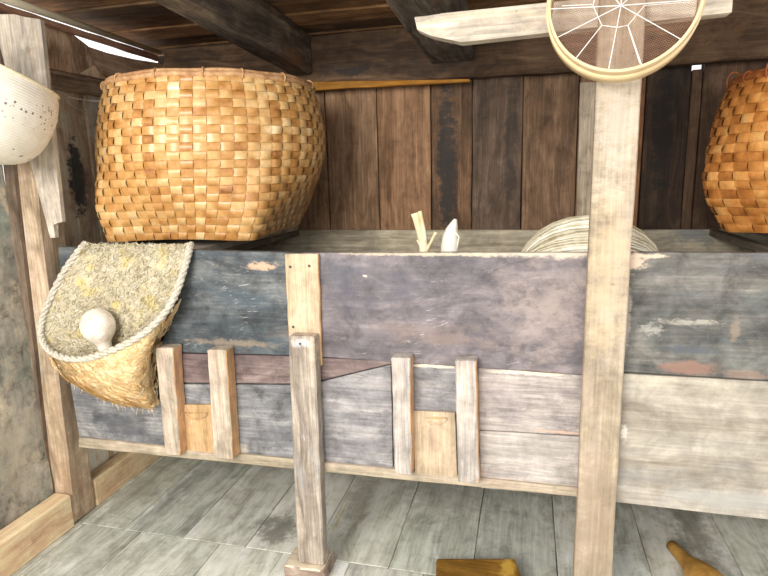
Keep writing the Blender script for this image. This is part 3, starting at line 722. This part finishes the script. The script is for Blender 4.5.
band1 = s.ma('MULTIPLY', s.step(hgt, .035, .05), s.step(hgt, .125, .11)); band2 = s.ma('MULTIPLY', s.step(hgt, .188, .192), s.step(hgt, .208, .204))
fl = s.ma('MULTIPLY', s.ma('MULTIPLY', fl, rnd_), s.ma('ADD', band1, band2))
col = s.ramp(s.noise(s.pos, 20., 5, .6), [(.3, (228, 221, 205)), (.7, (246, 242, 233))])
col = s.mix(s.ma('MULTIPLY', s.step(w1.outputs[0], .2, .9), .18), col, lin((206, 190, 160)))
col = s.mix(s.ma('MULTIPLY', fl, .85), col, lin((96, 78, 66)))
s.l(col, s.b.inputs['Base Color']); s.b.inputs['Roughness'].default_value = .8; s.bump(w1.outputs[0], .3, .0015)
hm = s.m
bm = bmesh.new()
prof = [(0, 74), (6, 77), (23, 81), (39, 81), (52, 79), (62, 76), (70, 71.5), (77, 66), (83, 57), (88, 45), (91, 32), (93, 18), (94, .5)]
lathe(bm, hc, axis, [(h*K, r*K) for h, r in prof], 48)
bm.faces.ensure_lookup_table()
bm.faces.remove(bm.faces[-2]); 
g2 = [(h*K, (r-2)*K) for h, r in [(0, 73), (6, 75.5), (23, 79), (52, 77), (70, 69), (83, 54), (89, 36), (92, 1)]]
lathe(bm, hc+axis*.001, axis, g2, 48); bm.faces.ensure_lookup_table(); bm.faces.remove(bm.faces[-2])
obj('bowl', bm, hm, hat, True)
bm = bmesh.new(); a = V((0, 0, 1)); u = a.cross(axis).normalized(); w = axis.cross(u)
tube(bm, [hc+(u*math.cos(q*.1309)+w*math.sin(q*.1309))*74.5*K for q in range(48)], .0045, 8, True)
obj('rim', bm, plain('cream_rim', (214, 196, 160), (240, 230, 206), 50), hat, True)
bm = bmesh.new(); p0 = hc-RT*22*K-UP*4*K; tube(bm, [p0, p0+V((0, .0, .14)), V((p0.x, p0.y, zc(p0.y)+.004))], .002, 6)
obj('cord', bm, bpy.data.materials['cream_rim'], hat)

# ================================================================== SIEVE
sc_ = at(624, -4, y=-.15); KS = (sc_-CAM).dot(FW)/F
d0 = (FW*F + RT*(585-384) - UP*(235-288)).normalized()
R0 = 73.2*KS
sv = thing('round_sieve', sc_-V((0, 0, R0)), 'round wooden hoop sieve with wire mesh hanging on the cream post', 'sieve')
a = V((0, 0, 1)); u = a.cross(d0).normalized(); w = d0.cross(u)
cir = lambda r, h, q: sc_+d0*h+(u*math.cos(q)+w*math.sin(q))*r
N = 72
hoopm = wood('pale_bent_hoop', (214, 180, 120), (236, 208, 152), (244, 226, 186), 'X', 8, 3., .5, .1, spec=.4, fiber=.15, mottle=.1, gain=.95)
bm = bmesh.new()
prof = [(R0, 0), (R0+.001, .003), (R0+.001, .075), (R0, .078), (R0-.005, .078), (R0-.0055, .03), (R0-.0055, .0), (R0-.003, -.001)]
grid(bm, [[cir(r, h, q*2*math.pi/N) for q in range(N)] for r, h in prof+[prof[0]]], True)
bmesh.ops.remove_doubles(bm, verts=bm.verts[:], dist=.00005)
obj('hoop', bm, hoopm, sv, True)
bm = bmesh.new()
prof = [(R0+.0015, .026), (R0+.006, .027), (R0+.006, .076), (R0+.0015, .077)]
grid(bm, [[cir(r, h, q*2*math.pi/N) for q in range(N)] for r, h in prof+[prof[0]]], True)
obj('outer_band', bm, hoopm, sv, True)
# wire mesh: fine crossing wires
wire = plain('thin_wire', (120, 84, 62), (168, 124, 96), 40, .5, .1, .5)
bm = bmesh.new(); R1 = R0-.006
def wirestrip(p, q, r):
    tube(bm, [p, q], r, 3, cap=False)
nw = 36
for k in range(-nw, nw+1):
    o_ = k/nw*R1*.985; h = math.sqrt(max(0, R1*R1-o_*o_)); dd = .45
    for ang in (.5, .5+math.pi/2):
        e1 = u*math.cos(ang)+w*math.sin(ang); e2 = -u*math.sin(ang)+w*math.cos(ang)
        c0 = sc_+d0*.036
        wirestrip(c0+e1*o_-e2*h, c0+e1*o_+e2*h, .00032)
obj('wire_mesh', bm, wire, sv)['kind'] = 'stuff'
strm = plain('white_string', (222, 220, 216), (246, 245, 242), 60, .7, .1)
bm = bmesh.new()
hub = at(621, 5.5, y=-.15)
def rimpt(px, py):
    p = at(px, py, y=-.15); v = p-sc_; v -= d0*v.dot(d0); return sc_+d0*.004+v.normalized()*(R0-.003)
def inp(px, py): return at(px, py, y=-.15)+V((0, .003, 0))
for q in ((554, 38), (675, 38), (609, 68), (553, 5.5), (698, 1), (572, -55), (625, -70), (680, -50)):
    tube(bm, [hub, rimpt(*q)], .0009, 5)
tube(bm, [rimpt(573, 62), inp(602, 25), inp(610, 26), inp(618, 27), inp(628, 25), inp(640, 63)], .0009, 5)
tube(bm, [inp(602, 25), inp(593, 5), inp(600, -20)], .0008, 5)
tube(bm, [rimpt(640, 63), inp(629, 27)], .0009, 5)
tube(bm, [inp(628, 25), inp(645, 5), inp(690, 1.5)], .0008, 5)
tube(bm, [inp(562, 5.5), inp(592, 4)], .0008, 5)
obj('string', bm, strm, sv)
bm = bmesh.new(); tp = cir(R0-.003, .02, 0)
best = max(range(N), key=lambda q: cir(R0, 0, q*2*math.pi/N).z); tp = cir(R0-.006, .03, best*2*math.pi/N)
tube(bm, [tp+V((0, 0, -.004)), V((tp.x, tp.y+.0, tp.z+.012)), V((.2, -.062, tp.z+.03)), V((.2, -.04, tp.z+.03))], .002, 6)
obj('hanging_peg', bm, iron, sv)

# ================================================================== THINGS STANDING IN THE BIN
hy = .42
def hk(px, py): return at(px, py, y=hy)
cL, cR, cT = hk(522, 268), hk(656, 268), hk(589, 217)
mid = (cL+cR)/2; A = (cR-cL).length/2; Hh = cT.z-mid.z
bm = bmesh.new(); lay = bm.faces.layers.float.new('tone'); rnd = random.Random(12)
for k in range(190):
    ang = math.pi*(k+.5)/190 + rnd.uniform(-.02, .02)
    rr = rnd.uniform(.95, 1.03); sh = rnd.uniform(-.01, .012)
    dpt = -math.cos(ang)*A*.85*rr; hgt_ = math.sin(ang)*Hh*rr
    n0 = len(bm.faces); pts = [V((mid.x-A*rr*1.0, hy+dpt*.3, .40))]
    for i in range(0, 13):
        t = math.pi*i/12
        pts.append(V((mid.x-math.cos(t)*A*rr+sh, hy+dpt*(.35+.65*math.sin(t)**.8), mid.z+hgt_*math.sin(t)**1.0)))
    pts.append(V((mid.x+A*rr, hy+dpt*.3, .40)))
    bm.faces.ensure_lookup_table()
    tube(bm, pts, .0034, 5)
    bm.faces.ensure_lookup_table(); tn = rnd.uniform(.1, 1)
    for f in bm.faces[n0:]: f[lay] = tn
tag(obj('splint_bundle', bm, toned('pale_splints', [(0., (150, 136, 104)), (.4, (206, 196, 168)), (.7, (228, 222, 202)), (1., (244, 240, 228))], .6, .3, 90.), smooth=True),
    'bundle of pale split strips bent over inside the bin behind the cream post', 'bundle')
husk = plain('husk', (214, 194, 142), (246, 240, 214), 46, .7, .4, stretch=(1, 1, .2))
def pth(pts, y): return [at(a, b, y=y) for a, b in pts]
sy = .30
bm = bmesh.new()
b0 = at(424, 251, y=sy)
tube(bm, [V((b0.x+.05, sy, .378)), b0]+bez(pth([(423.5, 244), (421, 234), (417, 220), (415, 213)], sy), 3), [.013, .0175]+[.0165, .016, .0155, .015, .0145, .0145, .014, .015, .016, .015], 7)
tube(bm, bez(pth([(425, 251), (425, 240), (423, 226), (420, 211)], sy-.004), 3), [.0075]*7+[.006, .006, .007], 6)
tube(bm, bez(pth([(425, 253), (430, 244), (433, 238), (436, 232)], sy-.006), 3), [.008, .007, .006, .005, .005, .005, .005, .005, .006, .006], 6)
tube(bm, bez(pth([(422, 251), (419, 244), (417, 240)], sy-.01), 2), .003, 5)
tag(obj('dry_stalk', bm, husk, smooth=True), 'forked pale dry stalk sticking up from the bin, left of the pointed husk', 'stalk')
bm = bmesh.new()
pts = [(450, 252), (450, 246), (450.5, 238), (452, 230), (454, 224), (455.5, 219)]
wd = [.031, .030, .027, .021, .013, .005]
tube(bm, [V((at(450, 252, y=sy).x, sy, .378))]+pth(pts, sy), [.02]+wd, 9)
for p, k in (((444, 250), .004), ((457, 249), .004)):
    tube(bm, pth([p, (p[0]+2, p[1]-12), (453, 228)], sy-.012), [k, k*.9, .002], 5)
tag(obj('corn_husk', bm, plain('white_husk', (226, 218, 200), (248, 244, 236), 60, .7, .3, stretch=(1, 1, .15)), smooth=True), 'white pointed husk sticking up from the bin, right of the forked stalk', 'husk')

# ================================================================== FLOOR THINGS
zt = .05
c4 = [at(436, 558, z=zt), at(515, 558, z=zt)]
dv = V((c4[1].x-c4[0].x, c4[1].y-c4[0].y, 0)); nv_ = V((dv.y, -dv.x, 0)).normalized()
q3, q4 = c4[1]+nv_*.22+dv*.05, c4[0]+nv_*.22-dv*.05
bm = bmesh.new(); prism(bm, [c4[0], c4[1], q3, q4], (0, 0, -.0495), ch=.008)
tag(obj('wood_block', bm, woodg(1.05, 'brown_block', (92, 62, 30), (140, 104, 56), (172, 134, 78), 'X', 18, 2.4, .5, .3, patches=[((88, 60, 34), .6, 6., .55, .5)], blobs=[(tuple(at(508, 568, z=zt)), (.03, .08, .1), (206, 168, 92), .8, .6, 14., .3)], spec=.4)),
    'flat brown wooden block on the floor in front of the bin', 'block')
g0, g1 = at(671, 545, z=.028), at(712, 588, z=.05)
ax = (g1-g0).normalized(); L = (g1-g0).length
bm = bmesh.new()
lathe(bm, g0, ax, [(0, .012), (.004, .0185), (L*.15, .0195), (L*.35, .022), (L*.5, .028), (L*.68, .042), (L*.86, .050), (L*1.05, .050), (L*1.25, .040), (L*1.38, .02), (L*1.42, .002)], 26)
gt = thing('bottle_gourd', g1-V((0, 0, .05)), 'yellow brown long necked gourd lying on the floor at lower right', 'gourd')
obj('shell', bm, plain('ochre_gourd', (140, 96, 40), (198, 154, 82), 22, .5, .3, .4), gt, True)
hp = at(699, 574, z=.083); bm = bmesh.new()
lathe(bm, hp-V((0, 0, .012)), V((.1, -.3, 1)), [(0, .004), (.004, .006), (.008, .0055), (.0085, .001)], 12)
obj('hole', bm, plain('dark_hole', (30, 20, 12), (46, 32, 20)), gt, True)
for k, (q0, q1) in enumerate((((331, 531), (340, 512)), ((335, 527), (345, 506)), ((338, 520), (347, 502)))):
    bm = bmesh.new(); a_, b_ = at(*q0, z=.002), at(*q1, z=.002)
    tube(bm, bez([a_, a_.lerp(b_, .5)+V((.004-.003*k, 0, .0006)), b_], 3), .0016, 5)
    tag(obj('straw_wisp', bm, husk), 'thin pale straw wisp on the floor just right of the support post', 'straw', 'straw wisps on the floor')
# cobweb string on the left wall
bm = bmesh.new()
web = [at(48, 86, y=.135), at(62, 94, y=.2), at(78, 99, y=.24), at(98, 101, y=.26), at(107, 98, y=.27)]
tube(bm, bez(web, 4), .0016, 5)
tube(bm, bez([at(60, 93, y=.19), at(70, 104, y=.22), at(80, 110, y=.24), at(88, 112, y=.25)], 4), .0011, 5)
tag(obj('old_string', bm, plain('dusty_string', (150, 146, 138), (196, 192, 184), 60)), 'dusty grey string strung from the left post towards the golden basket', 'string')

# ================================================================== LIGHT
w = bpy.data.worlds.new('World'); SC.world = w; w.use_nodes = True
bg = w.node_tree.nodes['Background']; bg.inputs[0].default_value = (1., .99, .975, 1); bg.inputs[1].default_value = 1.45
def area(name, loc, tgt, sx, sy_, e, col):
    l = bpy.data.lights.new(name, 'AREA'); l.shape = 'RECTANGLE'; l.size = sx; l.size_y = sy_; l.energy = e; l.color = col
    o = bpy.data.objects.new(name, l); C.objects.link(o); o.location = loc
    o.rotation_euler = (V(tgt)-V(loc)).to_track_quat('-Z', 'Y').to_euler(); return o
area('doorway_daylight', (-1.0, -3.3, 2.0), (-.3, .2, .9), 1.8, 1.2, 150, (1, .97, .92))
vs = SC.view_settings; vs.view_transform = 'Standard'; vs.look = 'None'; vs.exposure = 0; vs.gamma = 1; vs.use_curve_mapping = False
